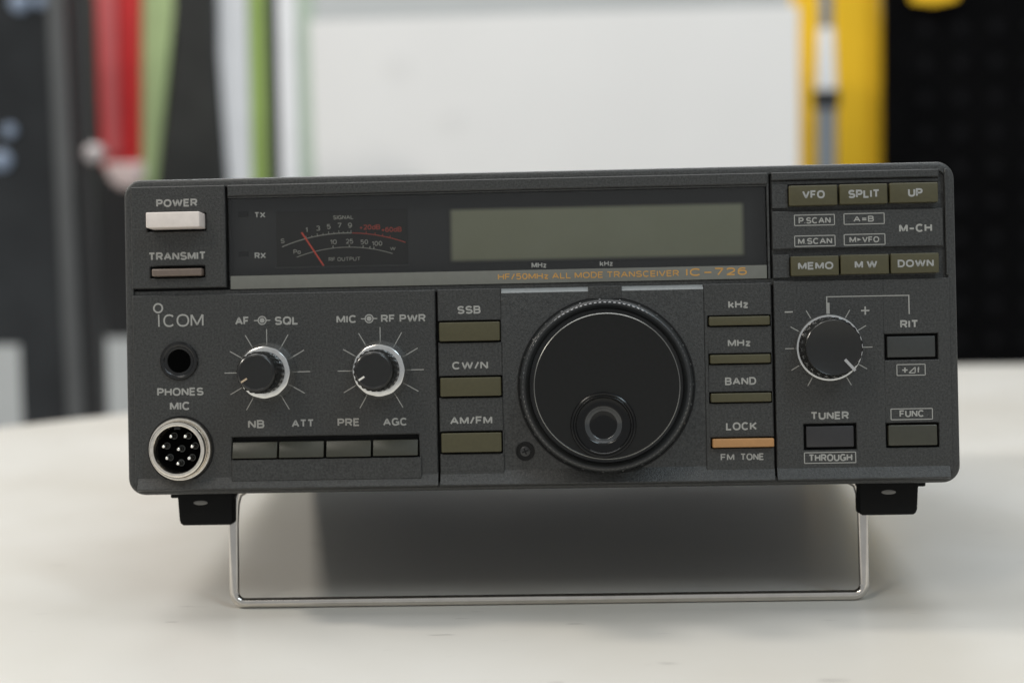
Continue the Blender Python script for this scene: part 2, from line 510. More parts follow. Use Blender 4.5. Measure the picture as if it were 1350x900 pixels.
M['darkgreen'] = mat('olive_green_strip', (0.30, 0.42, 0.11), 0.55, vary=0.1, vscale=25)
M['blackbag'] = mat('black_fabric_bag', (0.018, 0.019, 0.018), 0.8, vary=0.3, vscale=30)
M['palegrey'] = mat('pale_grey_sleeve', (0.80, 0.81, 0.84), 0.5, vary=0.05, vscale=25)
M['charcoal'] = mat('charcoal_strip', (0.035, 0.040, 0.038), 0.6)
M['mint'] = mat('mint_strip', (0.42, 0.50, 0.42), 0.55, vary=0.05, vscale=25)
M['smokedglass'] = mat('dark_glass_door', (0.020, 0.022, 0.024), 0.25, spec=0.4, vary=0.4, vscale=14)
M['greypost'] = mat('grey_metal_post', (0.085, 0.088, 0.09), 0.45, vary=0.08, vscale=20)
M['darkpost'] = mat('dark_metal_post', (0.020, 0.020, 0.021), 0.5)
M['bluereflect'] = mat('pale_blue_reflection', (0.20, 0.25, 0.34), 0.4)
M['paleknob'] = mat('pale_metal_knob', (0.55, 0.50, 0.50), 0.3, metal=0.5)

def table_material():
    m = mat('worn_white_tabletop', (0.70, 0.685, 0.65), 0.3, spec=0.3)
    nt = m.node_tree
    b = nt.nodes["Principled BSDF"]
    tc = nt.nodes.new('ShaderNodeTexCoord')
    n = nt.nodes.new('ShaderNodeTexNoise'); n.inputs['Scale'].default_value = 9; n.inputs['Detail'].default_value = 6
    nt.links.new(tc.outputs['Object'], n.inputs['Vector'])
    cr = nt.nodes.new('ShaderNodeValToRGB')
    cr.color_ramp.elements[0].position = 0.3; cr.color_ramp.elements[0].color = (0.535, 0.51, 0.46, 1)
    cr.color_ramp.elements[1].position = 0.7; cr.color_ramp.elements[1].color = (0.585, 0.572, 0.54, 1)
    nt.links.new(n.outputs['Fac'], cr.inputs[0])
    # fine scuffs: thin dark scratches with a shape of their own
    mp = nt.nodes.new('ShaderNodeMapping'); mp.inputs['Rotation'].default_value = (0, 0, 0.6); mp.inputs['Scale'].default_value = (1, 6, 1)
    nt.links.new(tc.outputs['Object'], mp.inputs['Vector'])
    s = nt.nodes.new('ShaderNodeTexNoise'); s.inputs['Scale'].default_value = 55; s.inputs['Detail'].default_value = 2
    nt.links.new(mp.outputs[0], s.inputs['Vector'])
    sr = nt.nodes.new('ShaderNodeMapRange'); sr.inputs['From Min'].default_value = 0.70; sr.inputs['From Max'].default_value = 0.76
    sr.inputs['To Max'].default_value = 0.5
    nt.links.new(s.outputs['Fac'], sr.inputs['Value'])
    mx = nt.nodes.new('ShaderNodeMix'); mx.data_type = 'RGBA'
    nt.links.new(sr.outputs['Result'], mx.inputs['Factor'])
    nt.links.new(cr.outputs[0], mx.inputs[6]); mx.inputs[7].default_value = (0.25, 0.23, 0.22, 1)
    nt.links.new(mx.outputs[2], b.inputs['Base Color'])
    r = nt.nodes.new('ShaderNodeMapRange'); r.inputs['To Min'].default_value = 0.26; r.inputs['To Max'].default_value = 0.38
    nt.links.new(n.outputs['Fac'], r.inputs['Value'])
    nt.links.new(r.outputs['Result'], b.inputs['Roughness'])
    return m
M['tabletop'] = table_material()

b = WB(); b.box(-3500, -2500, -760, 4000, 3400, -740, 'floor'); tag(b.place('floor', smooth=0), None, None, kind='structure')
b = WB(); b.box(-3500, 2600, -740, 4000, 2660, 1900, 'roomwall'); tag(b.place('wall', smooth=0), 'plain grey wall seen above the white panel', 'wall')

# ------------------------------------------------------------------ round table
b = WB((216, -250, 0))
b.turned(216, -250, [(20, -28), (790, -28), (797, -25), (800, -20), (800, -6), (798.5, -2), (795, 0), (20, 0)], 'tabletop', seg=160)
table = b.place('round_table')
tag(table, 'off-white round tabletop that the radio stands on', 'table')
b = WB((216, -250, -740))
b.turned(216, -250, [(10, -738), (300, -738), (296, -715), (70, -690), (45, -640), (42, -90), (120, -29), (10, -29)], 'greypost', seg=48)
pd = b.place('pedestal'); pd.parent = table; pd.location = (0, 0, -0.74)

# ------------------------------------------------------------------ things on display behind the table (all out of focus)
def yawed_board():
    b = WB()
    y0, y1 = 1014, 946
    tl = (-218,252); tr = (197,248)
    x0, x1 = tl[0], tr[0]
    d = 22
    L = []
    for z0, z1, dd in ((-420, -420, 0), (tl[1], tr[1], 0)):
        L.append([(x0, y0, z0), (x1, y1, z1), (x1, y1 + d, z1), (x0, y0 + d, z0)])
    b.loft(L, 'white')
    for cx, cz, y in ((-142,212, 1022), (-96,165, 1014)):
        yy = y0 + (cx - x0) / (x1 - x0) * (y1 - y0) - 0.4
        ring = [[(cx + r * math.cos(2 * math.pi * i / 24), yy + 0.3 * k - (r * math.cos(2 * math.pi * i / 24)) * (y0 - y1) / (x1 - x0), cz + r * math.sin(2 * math.pi * i / 24)) for i in range(24)] for k, r in ((1, 13.0), (0, 12.6))]
        b.loft(ring, 'whitedot')
    o = b.place('display_panel', smooth=0)
    tag(o, 'wide white upright panel behind the radio', 'panel')
yawed_board()

def hanging(name, label, cat, poly, y, thick, m, group=None, bev=3.0):
    b = WB()
    b.prism_y(poly, y, y + thick, m, bev)
    o = b.place(name, smooth=25)
    tag(o, label, cat, group)
    return o

# right: yellow board, steel pole, black pegboard
hanging('yellow_board', 'tall yellow board behind the steel pole', 'board',
        [(203,362), (276,359), (283,-87), (205,-85)], 1020, 30, 'yellow')
pole_x = 223
b = WB((pole_x, 972, 0))
b.turned(pole_x, 972, [(8.6, -77), (8.6, 165)], 'steel')
pole = b.place('steel_pole')
tag(pole, 'steel pole with a bright sleeve and black collar before the yellow board', 'pole')
def on_pole(name, prof, m):
    b = WB((pole_x, 972, 0)); b.turned(pole_x, 972, prof, m); o = b.place(name); o.parent = pole; o.location = (0, 0, 0)
on_pole('collar', [(8.7, 164), (11.0, 166), (11.0, 179), (8.7, 180)], 'blackplastic')
on_pole('bright_sleeve', [(8.6, 180), (8.4, 186), (6.6, 227), (6.0, 231)], 'highlightsteel')
on_pole('upper_tube', [(5.9, 231), (5.9, 352)], 'steel')

x0, x1 = 274, 475
zt, zb = 377, -96
b = WB()
b.box(x0, 985, zb, x1, 1000, zt, 'pegboard')
px, pz = 338, 200
for i in range(-2, 6):
    for j in range(-9, 6):
        cx, cz = px + i * 29.5, pz + j * 29.5
        if x0 + 8 < cx < x1 - 8 and zb + 8 < cz < zt - 8:
            ring = [[(cx + r * math.cos(2 * math.pi * k / 14), y, cz + r * math.sin(2 * math.pi * k / 14)) for k in range(14)] for y, r in ((985.2, 5.5), (984.6, 5.2))]
            b.loft(ring, 'peghole')
tag(b.place('pegboard', smooth=0), 'black pegboard with rows of small holes on the right', 'pegboard')
hanging('yellow_tag', 'small yellow tag hanging at the top of the pegboard', 'tag',
        [(290,278), (338,276), (333,252), (314,248), (295,251)], 975, 3, 'yellow', bev=1)

# left: dark glass door and posts, red, green, black and pale hanging sleeves
b = WB(); b.prism_y([(-537,290), (-412,286), (-412,-134), (-453,-133), (-451,-15), (-557,-13)], 900, 915, 'smokedglass', 1.0)
door = b.place('glass_door', smooth=25)
tag(door, 'dark smoked glass door at the left edge', 'glass door')
for (cx, cz), r in (((-449,161), 5.5), ((-457,137), 8.5), ((-435,263), 8), ((-418,264), 6)):
    b = WB()
    L = [[(cx + q * math.cos(2 * math.pi * k / 20), y, cz + q * math.sin(2 * math.pi * k / 20)) for k in range(20)] for y, q in ((900, r), (897, r), (896, r * 0.8))]
    b.loft(L, 'bluereflect')  # pale discs stand in for blurred reflections in the glass
    o = b.place('painted_reflection'); o.parent = door
hanging('metal_post', 'grey upright metal post beside the dark glass door', 'post',
        [(-410,285), (-397,285), (-398,-132), (-411,-132)], 890, 20, 'greypost', 'uprights of the dark glass door')
hanging('metal_post', 'darker metal post between the grey post and the red sleeve', 'post',
        [(-393,285), (-377,285), (-385,-133), (-396,-133)], 895, 20, 'darkpost', 'uprights of the dark glass door')
cabinet = hanging('black_cabinet', 'black cabinet body under the red sleeve', 'cabinet',
        [(-473,310), (-288,305), (-302,-36), (-492,-33)], 1120, 40, 'blackplastic')
b = WB(); kc = (-377,141)
b.prism_y([(kc[0] + 7.5 * math.cos(a * math.pi / 10), kc[1] + 7.5 * math.sin(a * math.pi / 10)) for a in range(20)], 880, 896, 'paleknob', 3)
o = b.place('knob', label='pale round knob'); o.parent = cabinet
red = hanging('hanging_sleeve', 'red hanging sleeve with a faded stripe and pale tip', 'sleeve',
        [(-409,296), (-362,295), (-370,132), (-374,121), (-398,122), (-404,133)], 1000, 26, 'red', 'coloured sleeves hanging on the left', 4)
b = WB(); b.prism_y([(-398,296), (-382,295), (-386,139), (-397,139)], 996, 1000.5, 'dullred', 1); o = b.place('faded_stripe', smooth=25); o.parent = red
b = WB(); b.prism_y([(-401,134), (-367,133), (-367,118), (-375,109), (-389,111), (-397,119)], 997, 1020, 'palepink', 4); o = b.place('tip', smooth=25); o.parent = red
hanging('hanging_sleeve', 'light green sleeve narrowing downwards beside the red one', 'sleeve',
        [(-365,296), (-330,295), (-336,260), (-358,115), (-373,76), (-374,116)], 1010, 20, 'green', 'coloured sleeves hanging on the left')
hanging('black_bag', 'black bag widening downwards between green and white sleeves', 'bag',
        [(-333,294), (-297,293), (-299,225), (-294,74), (-301,-6), (-365,-4), (-357,115), (-337,226)], 1000, 40, 'blackbag', None, 8)
hanging('hanging_sleeve', 'broad pale grey sleeve next to the black bag', 'sleeve',
        [(-300,295), (-272,294), (-275,73), (-296,74), (-301,220)], 1015, 14, 'palegrey', 'coloured sleeves hanging on the left')
hanging('hanging_sleeve', 'narrow olive green sleeve right of the broad pale one', 'sleeve',
        [(-271,294), (-257,294), (-261,73), (-275,73)], 1016, 14, 'darkgreen', 'coloured sleeves hanging on the left')
hanging('hanging_sleeve', 'thin charcoal sleeve between olive green and pale sleeves', 'sleeve',
        [(-258,294), (-245,294), (-250,72), (-262,73)], 1020, 14, 'charcoal', 'coloured sleeves hanging on the left')
hanging('hanging_sleeve', 'narrow pale grey sleeve right of the charcoal one', 'sleeve',
        [(-246,294), (-230,293), (-233,72), (-249,72)], 1018, 14, 'palegrey', 'coloured sleeves hanging on the left')
hanging('hanging_sleeve', 'mint green sleeve at the edge of the white panel', 'sleeve',
        [(-229,293), (-215,293), (-218,72), (-232,72)], 1016, 14, 'mint', 'coloured sleeves hanging on the left')

# ------------------------------------------------------------------ the radio
radio = bpy.data.objects.new('radio_transceiver', None)
COL.objects.link(radio)
radio.rotation_euler = (-TILT, 0, 0)
tag(radio, 'charcoal desktop radio transceiver tilted up on its wire stand', 'radio')

# cabinet with an added rear bar that blocks light
b = MB((0, 46, -14))
b.loft([[(u, v, w) for u, v in rrect(-118.5, 1.2, 118.5, 91.0, 2.5)] for w in (-13, -236)], 'case')
hb = lambda w_: -(Z0 + w_ * math.sin(TILT)) / math.cos(TILT)
b.loft([[(u, v, w) for u, v in rrect(-104, hb(-222) + 4.0, 104, 3.0, 1.0)] for w in (-214, -222)], 'rubber')   # unseen bar added to keep light from behind off the table
b.build('cabinet', radio)

# -- front panel -------------------------------------------------------------
PW, PH = 120.9, 92.48
win = (-90.11, 59.76, 66.78, 86.46)
vtop = 90.32                       # top edge of the raised pads
vlow = 58.48                     # top edge of the lower pads
vband = 5.16                    # where the lower lip starts to slope out
p = MB((0, 0, 0))
ol = lambda i, w: [(u, v, w) for u, v in rrect(-PW + i, i, PW - i, PH - i, 5.0 - min(i, 2.2), 8)]
p.loft([ol(1.2, -13.9), ol(0.2, -13.5), ol(0.0, -12), ol(0.0, -2.2), ol(0.10, -1.3), ol(0.3, -0.85), ol(0.6, -0.62), ol(1.2, -0.5), ol(2.5, -0.46), ol(2.55, -0.6), ol(2.55, -2.6)], 'panel', cap0=False, cap1=False)
p.grid(-PW + 1.7, 1.7, PW - 1.7, PH - 1.7, [win], -3.4, -2.3, 'well', bev=0)
p.slab(68.19, 59.21, 118.99, vtop - 0.5, -2.3, -1.6, 'panel', 0.05)

pads = []
HB = 0.45                                # clearance round a key
def hole(r, k=HB, kb=None):
    return (r[0] - k, r[1] - (kb if kb is not None else k), r[2] + k, r[3] + k)
KEY = {}
KEY['power'] = (-112.46,77.7,-96.87,82.15)
KEY['transmit'] = (-112.24,63.92,-97.51,66.07)
KEY['SSB'] = (-28.59,43.37,-10.93,48.83); KEY['CW/N'] = (-28.55,27.35,-10.85,32.76); KEY['AM/FM'] = (-28.53,11.13,-11.02,16.71)
KEY['NB'] = (-89.69,10.43,-76.65,15.05); KEY['ATT'] = (-76,10.43,-62.96,15.04); KEY['PRE'] = (-62.16,10.42,-49.18,15.03); KEY['AGC'] = (-48.49,10.5,-35.47,15.06)
KEY['kHz'] = (49.5,46.38,67.02,48.94); KEY['MHz'] = (49.61,35.44,67.02,37.94); KEY['BAND'] = (49.6,24.29,67.01,26.85); KEY['LOCK'] = (49.81,11.3,67.43,13.78)
KEY['VFO'] = (73.22,80.42,87.01,86.18); KEY['SPLIT'] = (87.65,80.54,101.3,86.25); KEY['UP'] = (101.96,80.65,115.71,86.31)
KEY['MEMO'] = (73.32,60.22,87.02,65.86); KEY['M W'] = (87.53,60.36,101.31,66); KEY['DOWN'] = (101.83,60.39,115.55,66.07)
KEY['RIT'] = (100.55,36.25,114.36,42.33); KEY['TUNER'] = (76.89,10.8,90.56,16.89); KEY['FUNC'] = (100.32,10.92,114.23,16.83)

ub1, ub2 = -29.66, -28.96   # groove between the left and middle blocks
ub3, ub4 = 67.6, 68.34 # groove between the middle and right blocks
ua = -90.85; ua2 = -90.11
uL, uR = -PW + 2.2, PW - 2.2
# upper left block with the power and transmit keys
slot_p = (-113.97,77.05,-96.48,82.32); slot_t = (-113.19,63.47,-97.06,66.87)
p.grid(uL, 60.5, ua, vtop, [slot_p, slot_t], -2.4, 0, 'panel', 0.26)
# bar over the display window, two steps
p.slab(ua2, win[3] + 0.55, 67.35, vtop, -2.4, 0, 'panel', 0.3)
p.slab(ua2, win[3], 67.35, win[3] + 0.45, -2.4, -0.5, 'panel', 0.1)
p.slab(66.93, vlow + 1.2, 67.57, vtop, -2.4, -0.35, 'panel', 0.1)
# upper right block round the six keys
ur = 116.41
p.slab(68.41, 87.96, ur, vtop, -2.4, 0, 'panel', 0.3)
p.slab(68.41, 79.93, 73.01, 86.84, -2.4, -0.1, 'panel', 0.15)
p.slab(68.32, 68.11, 117.26, 78.98, -2.4, 0, 'panel', 0.2)
p.slab(68.32, 59.77, 73.11, 66.56, -2.4, -0.1, 'panel', 0.15)
p.slab(117.92, 59.77, uR, vtop, -2.4, -0.05, 'panel', 0.2)
p.slab(68.42, 86.77, ur, 87.83, -2.4, -0.9, 'panel', 0.1)
# lower left block
nbslot = (KEY['NB'][0] - 0.25, KEY['NB'][1] - 0.4, KEY['AGC'][2] + 0.35, KEY['NB'][3] + 1.55)
p.grid(uL, vband - 2.0, ub1, vlow, [nbslot], -2.4, 0, 'panel', 0.3)
# middle blocks: keys left and right of the dial, dial well between
uc0, uc1 = -10.45, 48.13
p.grid(ub2, vband - 1.9, uc0, vlow, [hole(KEY[k]) for k in ('SSB', 'CW/N', 'AM/FM')], -2.4, 0.05, 'panel', 0.2)
p.grid(uc1, vband - 1.9, ub3, vlow, [hole(KEY[k], 0.3) for k in ('kHz', 'MHz', 'BAND', 'LOCK')], -2.4, 0.05, 'panel', 0.2)
led = 57.05
p.prism_u([(vlow - 0.05, -2.4), (vlow - 0.05, -0.95), (vlow - 0.12, -0.9), (led, 0.22), (led - 0.15, 0.25), (vband - 1.5, -0.5), (vband - 1.5, -2.4)], uc0 + 0.02, uc1 - 0.02, 'panel')
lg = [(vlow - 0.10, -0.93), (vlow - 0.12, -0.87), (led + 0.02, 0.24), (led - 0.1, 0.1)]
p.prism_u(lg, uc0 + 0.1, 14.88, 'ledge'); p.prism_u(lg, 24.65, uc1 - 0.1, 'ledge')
p.slab(14.99, 54.77, 24.54, vlow, -2.4, 0.45, 'panel', 0.12)
# lower right block
vrt = 58.92
p.grid(ub4, vband - 2.0, uR, vrt, [hole(KEY['RIT'], 0.75), hole(KEY['TUNER'], 0.75), hole(KEY['FUNC'], 0.6)], -2.4, 0, 'panel', 0.22)
p.slab(uL + 0.3, vlow - 0.6, uR - 0.3, win[1] - 0.02, -2.3, -1.3, 'panel', 0.1)
# sloping lower lip
def lip(u0, u1):
    s = 0.5
    e = 1.91
    p.prism_u([(vband + 1.5, -2.4), (vband + 1.5, -1.5 * s - 0.12), (e, (vband - e) * s - 0.12), (e - 0.3, (vband - e) * s - 0.16), (1.3, 0.3), (0.9, -0.6), (0.9, -2.4)], u0, u1, 'panel')
lip(-117.7, ub1); lip(ub2, ub3); lip(ub4, 117.7)
# block under the four small keys, standing proud of the lip
p.slab(KEY['NB'][0] - 0.25, 3.78, KEY['AGC'][2] + 1.0, KEY['NB'][1] - 0.45, -2.0, 0.75, 'panel', 0.15)
p.slab(ub2 + 0.05, 5.62, uc0, KEY['AM/FM'][1] - 0.6, -2.0, 0.12, 'panel', 0.1)
panel = p.build('front_panel', radio, smooth=32)

# printing on the panel
L = MB((0, 0, 0)); L.keep = True
w = 0.07
def T(s, r, m='print', bold=0.02, dw=0.0):
    L.text(s, r, w + dw, m, bold)
T('POWER', (-111.07,84.24,-98.92,86.53), bold=0.03)
T('TRANSMIT', (-113.66,68.61,-96.62,71.02), bold=0.03)
T('COM', (-109.53,49.13,-97.66,52.84), bold=-0.028)
L.bar((-110.84,49.26), (-110.89,52.86), 0.42, w - 0.03, w, 'print')
def ringmark(c, ro, ri, m='print', seg=28):
    for i in range(seg):
        a0, a1 = 2 * math.pi * i / seg, 2 * math.pi * (i + 1) / seg
        f = lambda r, a: L.V(c[0] + r * math.cos(a), c[1] + r * math.sin(a), w)
        L.F([f(ri, a0), f(ro, a0), f(ro, a1), f(ri, a1)], m)
ringmark((-111.02,54.69), 1.5, 1.02)
def conc(c, half):
    ringmark(c, 1.32, 0.98); ringmark(c, 0.72, 0.01)
    L.bar((c[0] - half, c[1]), (c[0] - 1.3, c[1]), 0.3, w - 0.03, w, 'print')
    L.bar((c[0] + 1.3, c[1]), (c[0] + half, c[1]), 0.3, w - 0.03, w, 'print')
T('AF', (-88.37,49.29,-84.21,51.71)); conc((-80.42,50.51), 2.4); T('SQL', (-76.72,49.09,-69.76,51.55))
T('MIC', (-58.59,49.25,-52.59,51.54)); conc((-49.04,50.4), 2.4); T('RF', (-45.55,49.21,-41.4,51.46)); T('PWR', (-40.12,49.17,-32.54,51.44))
T('PHONES', (-111.68,28.96,-98,31.31)); T('MIC', (-108.01,24.76,-101.97,27.23))
T('NB', (-85.08,19.11,-80.26,21.52)); T('ATT', (-72.24,19.17,-65.7,21.45)); T('PRE', (-58.8,19.23,-52.3,21.53)); T('AGC', (-45.49,19.15,-38.35,21.44))
T('SSB', (-23.25,51.25,-16.45,53.56), dw=0.05); T('CW/N', (-25.01,35.14,-14.58,37.42), dw=0.05); T('AM/FM', (-25.94,19.17,-13.64,21.47), dw=0.05)
T('kHz', (55.23,51.28,61.04,53.59), dw=0.05); T('MHz', (54.88,40.25,61.49,42.38), dw=0.05); T('BAND', (53.85,29.18,62.83,31.41), dw=0.05)
T('LOCK', (53.87,16.13,62.76,18.45), dw=0.05); T('FM', (52.16,7.46,56.09,9.43), bold=0.01, dw=0.05); T('TONE', (57.84,7.45,64.63,9.43), bold=0.01, dw=0.05)
def boxed(s, box, r, bold=0.015):
    u0, v0, u1, v1 = box
    t = 0.26
    for a, c in (((u0, v0), (u1, v0)), ((u1, v0), (u1, v1)), ((u1, v1), (u0, v1)), ((u0, v1), (u0, v0))):
        L.bar(a, c, t, w - 0.03, w, 'print')
    if s: T(s, r, bold=bold, dw=0.01)
boxed('P.SCAN', (74.76,74.8,86.22,77.79), (75.93,75.27,85.13,77.1))
boxed('A=B', (88.98,74.84,100.47,77.87), (91.65,75.47,97.51,77.2))
boxed('M.SCAN', (74.7,68.77,86.27,71.77), (75.65,69.35,85.44,71.12))
boxed(None, (88.9,68.84,100.56,71.89), None)
T('M', (90.4,69.52,92.31,71.27), bold=0.015)
q0, q1, q2 = (92.67,70.88), (92.65,69.92), (93.79,70.38)
L.F([L.V(*q0, w), L.V(*q1, w), L.V(*q2, w)], 'print')
T('VFO', (94.05,69.47,98.91,71.21), bold=0.015)
T('M-CH', (104.65,72.19,114.07,74.56), bold=0.03)
T('RIT', (104.39,44.64,109.58,46.95), bold=0.03); T('TUNER', (78.21,18.76,89.17,21.05), bold=0.03)
boxed('FUNC', (101.22,18.4,113.03,21.47), (103.65,19.08,110.72,21.08))
boxed('THROUGH', (76.22,6.29,90.89,9.33), (77.41,6.78,89.92,8.86), bold=0.02)
boxed(None, (103.18,31.08,111.23,34.18), None)
pc = (105.47,32.6)
L.bar((pc[0] - 0.75, pc[1]), (pc[0] + 0.75, pc[1]), 0.42, w - 0.03, w, 'print'); L.bar((pc[0], pc[1] - 0.75), (pc[0], pc[1] + 0.75), 0.42, w - 0.02, w + 0.01, 'print')
ta, tb_, tc_ = (106.58,31.75), (108.35,31.76), (108.43,33.42)
for a, c in ((ta, tb_), (tb_, tc_), (tc_, ta)):
    L.bar(a, c, 0.3, w - 0.03, w, 'print')
T('f', (108.89,31.7,109.8,33.44), bold=0.015)
def ticks(c, r0, r1, skip=(270,), wid=0.26):
    for a in range(0, 360, 30):
        if a in skip: continue
        d = (math.cos(math.radians(a)), math.sin(math.radians(a)))
        L.bar((c[0] + d[0] * r0, c[1] + d[1] * r0), (c[0] + d[0] * r1, c[1] + d[1] * r1), wid, w - 0.03, w, 'print')
AF = (-79.16,35.35); RF = (-45.89,35.31); RITK = (83.84,39.38); DIAL = (19.6,29.7); JACK = (-105,39.11); MICJ = (-104.95,13.39)
ticks(AF, 8.8, 12.6); ticks(RF, 8.8, 12.6); ticks(RITK, 9.9, 12.5, (90, 270))
L.bar((RITK[0] + 0.0, RITK[1] + 9.8), (RITK[0], RITK[1] + 13.0), 0.95, w - 0.03, w, 'print')
k0, k1, k2, k3 = (83.53,51.73), (83.54,54.09), (107.01,54.05), (107.03,48.68)
L.bar(k0, (k1[0], k1[1] + 0.14), 0.34, w - 0.03, w - 0.005, 'print'); L.bar(k1, k2, 0.28, w - 0.03, w, 'print'); L.bar((k2[0], k2[1] + 0.14), k3, 0.34, w - 0.03, w - 0.005, 'print')
mn, pl = (72.58,49.93), (94.48,49.91)
L.bar((mn[0] - 1.15, mn[1]), (mn[0] + 1.15, mn[1]), 0.42, w - 0.03, w, 'print')
L.bar((pl[0] - 1.2, pl[1]), (pl[0] + 1.2, pl[1]), 0.45, w - 0.03, w, 'print'); L.bar((pl[0], pl[1] - 1.2), (pl[0], pl[1] + 1.2), 0.45, w - 0.02, w + 0.01, 'print')
L.build('printed_lettering', panel, smooth=0)

# cross head screw beside the dial
sc = (-4.25,11.06)
b = MB((*sc, -0.5))
b.lathe(*sc, [(2.75, -0.7), (2.75, -0.12), (2.55, -0.04), (2.3, -0.1), (2.2, -0.2), (1.0, -0.22)], 'well', seg=32, cap=True)
b.lathe(*sc, [(1.5, -0.6), (1.45, -0.1), (1.2, 0.02), (0.6, 0.1)], 'screw', seg=24)
for a in (20, 110):
    d = (math.cos(math.radians(a)), math.sin(math.radians(a)))
    b.bar((sc[0] - d[0] * 0.95, sc[1] - d[1] * 0.95), (sc[0] + d[0] * 0.95, sc[1] + d[1] * 0.95), 0.38, 0.0, 0.14 + a * 0.0001, 'well')
b.build('screw', panel)

# -- display window ----------------------------------------------------------
D = -6.2
b = MB((win[0], win[1], D))
b.slab(win[0] - 1.5, win[1] - 1.5, win[2] + 1.5, win[3] + 1.5, D - 1.2, D, 'board', 0.05)
for r in ((win[0] - 1.5, win[1] - 1.5, win[0] - 0.05, win[3] + 1.5), (win[2] + 0.05, win[1] - 1.5, win[2] + 1.5, win[3] + 1.5),
          (win[0] - 0.04, win[1] - 1.5, win[2] + 0.04, win[1] - 0.05), (win[0] - 0.04, win[3] + 0.05, win[2] + 0.04, win[3] + 1.5)):
    b.slab(*r, D - 0.02, -3.5, 'board', 0.05)
for r in ((-88.15,81.36,-85.09,83.04), (-88.21,69.63,-85.18,71.22)):
    b.slab(*r, D - 0.1, D + 0.25, 'well', 0.05)
window = b.build('display_window', radio)
b = MB((win[0], win[1], -1.2))
b.slab(win[0] + 0.05, win[1] + 0.03, win[2] - 0.05, win[3] - 0.05, -1.5, -0.9, 'pane', 0.12, r=0.4)
pane = b.build('window_pane', window)
st = (win[0] + 0.45, win[1] + 0.06, win[2] - 0.15, 63.67)
b = MB((win[0], win[1], -0.8)); b.slab(*st, -0.87, -0.8, 'strip', 0.02); strip = b.build('grey_strip', window)
b = MB((win[0], win[1], -0.8)); b.keep = True
b.text('HF/50MHz ALL MODE TRANSCEIVER', (-11.27,60.93,41.26,62.74), -0.76, 'gold', 0.0)
b.text('IC-726', (43.32,60.91,60.89,63.15), -0.76, 'gold', 0.006)
b.build('gold_lettering', window, smooth=0)
b = MB((win[0], win[1], -0.8)); b.keep = True
for s, r in (('TX', (-82.37,80.55,-79.09,82.25)), ('RX', (-82.46,68.63,-79.13,70.4)), ('MHz', (-1.43,64.2,2.98,65.86)), ('kHz', (18.42,64.28,22.24,65.89))):
    b.text(s, r, -0.86, 'dimprint', 0.015)
b.build('window_lettering', window, smooth=0)
lc = (-25.95,66.24,61.37,82.83)
b = MB((lc[0], lc[1], D)); b.slab(*lc, D - 0.1, D + 0.7, 'lcd', 0.05); b.build('liquid_crystal_screen', window)
# signal meter
mf = (-76.85,66.37,-37.95,82.67)
b = MB((mf[0], mf[1], D))
MW = D + 0.3
b.slab(*mf, D - 0.1, MW, 'meterface', 0.05)
b.slab(mf[0] - 0.4, mf[1] - 0.5, mf[2] + 0.2, mf[1] - 0.02, D - 0.1, MW + 0.5, 'greykey', 0.1)
meter = b.build('signal_meter', window)
L = MB((mf[0], mf[1], D)); L.keep = True; w = MW + 0.05
def curve3(a, m, c, n=24):
    """circle arc through three points"""
    ax, ay = a; bx, by = m; cx, cy = c
    d = 2 * (ax * (by - cy) + bx * (cy - ay) + cx * (ay - by))
    ux = ((ax * ax + ay * ay) * (by - cy) + (bx * bx + by * by) * (cy - ay) + (cx * cx + cy * cy) * (ay - by)) / d
    uy = ((ax * ax + ay * ay) * (cx - bx) + (bx * bx + by * by) * (ax - cx) + (cx * cx + cy * cy) * (bx - ax)) / d
    r = math.hypot(ax - ux, ay - uy)
    t0, t1 = math.atan2(ay - uy, ax - ux), math.atan2(cy - uy, cx - ux)
    f = lambda t, k=0.0: (ux + (r + k) * math.cos(t0 + (t1 - t0) * t), uy + (r + k) * math.sin(t0 + (t1 - t0) * t))
    return f
up = curve3((-75.23,72.26), (-56.37,75.97), (-38.57,72.81))
lo = curve3((-70.89,69.14), (-56.44,71.77), (-42.44,69.59))
L.arc([up(i / 24 * 0.565) for i in range(25)], 0.28, w - 0.03, w, 'meterprint')
L.arc([up(0.57 + i / 18 * 0.43) for i in range(19)], 0.28, w - 0.03, w, 'meterred')
L.arc([lo(i / 24) for i in range(25)], 0.22, w - 0.03, w, 'meterprint')
for t in (0.205, 0.25, 0.295, 0.34, 0.385, 0.425, 0.465, 0.50, 0.535, 0.56):
    L.bar(up(t), up(t, 0.8 if round(t * 1000) in (205, 295, 385, 465, 560) else 0.5), 0.2, w - 0.03, w + 0.01, 'meterprint')
for t in (0.68, 0.75, 0.81, 0.87):
    L.bar(up(t), up(t, 0.7), 0.2, w - 0.03, w + 0.01, 'meterred')
for t in (0.385, 0.55, 0.69, 0.76, 0.80):
    L.bar(lo(t), lo(t, 0.7), 0.3, w - 0.03, w + 0.01, 'meterprint')
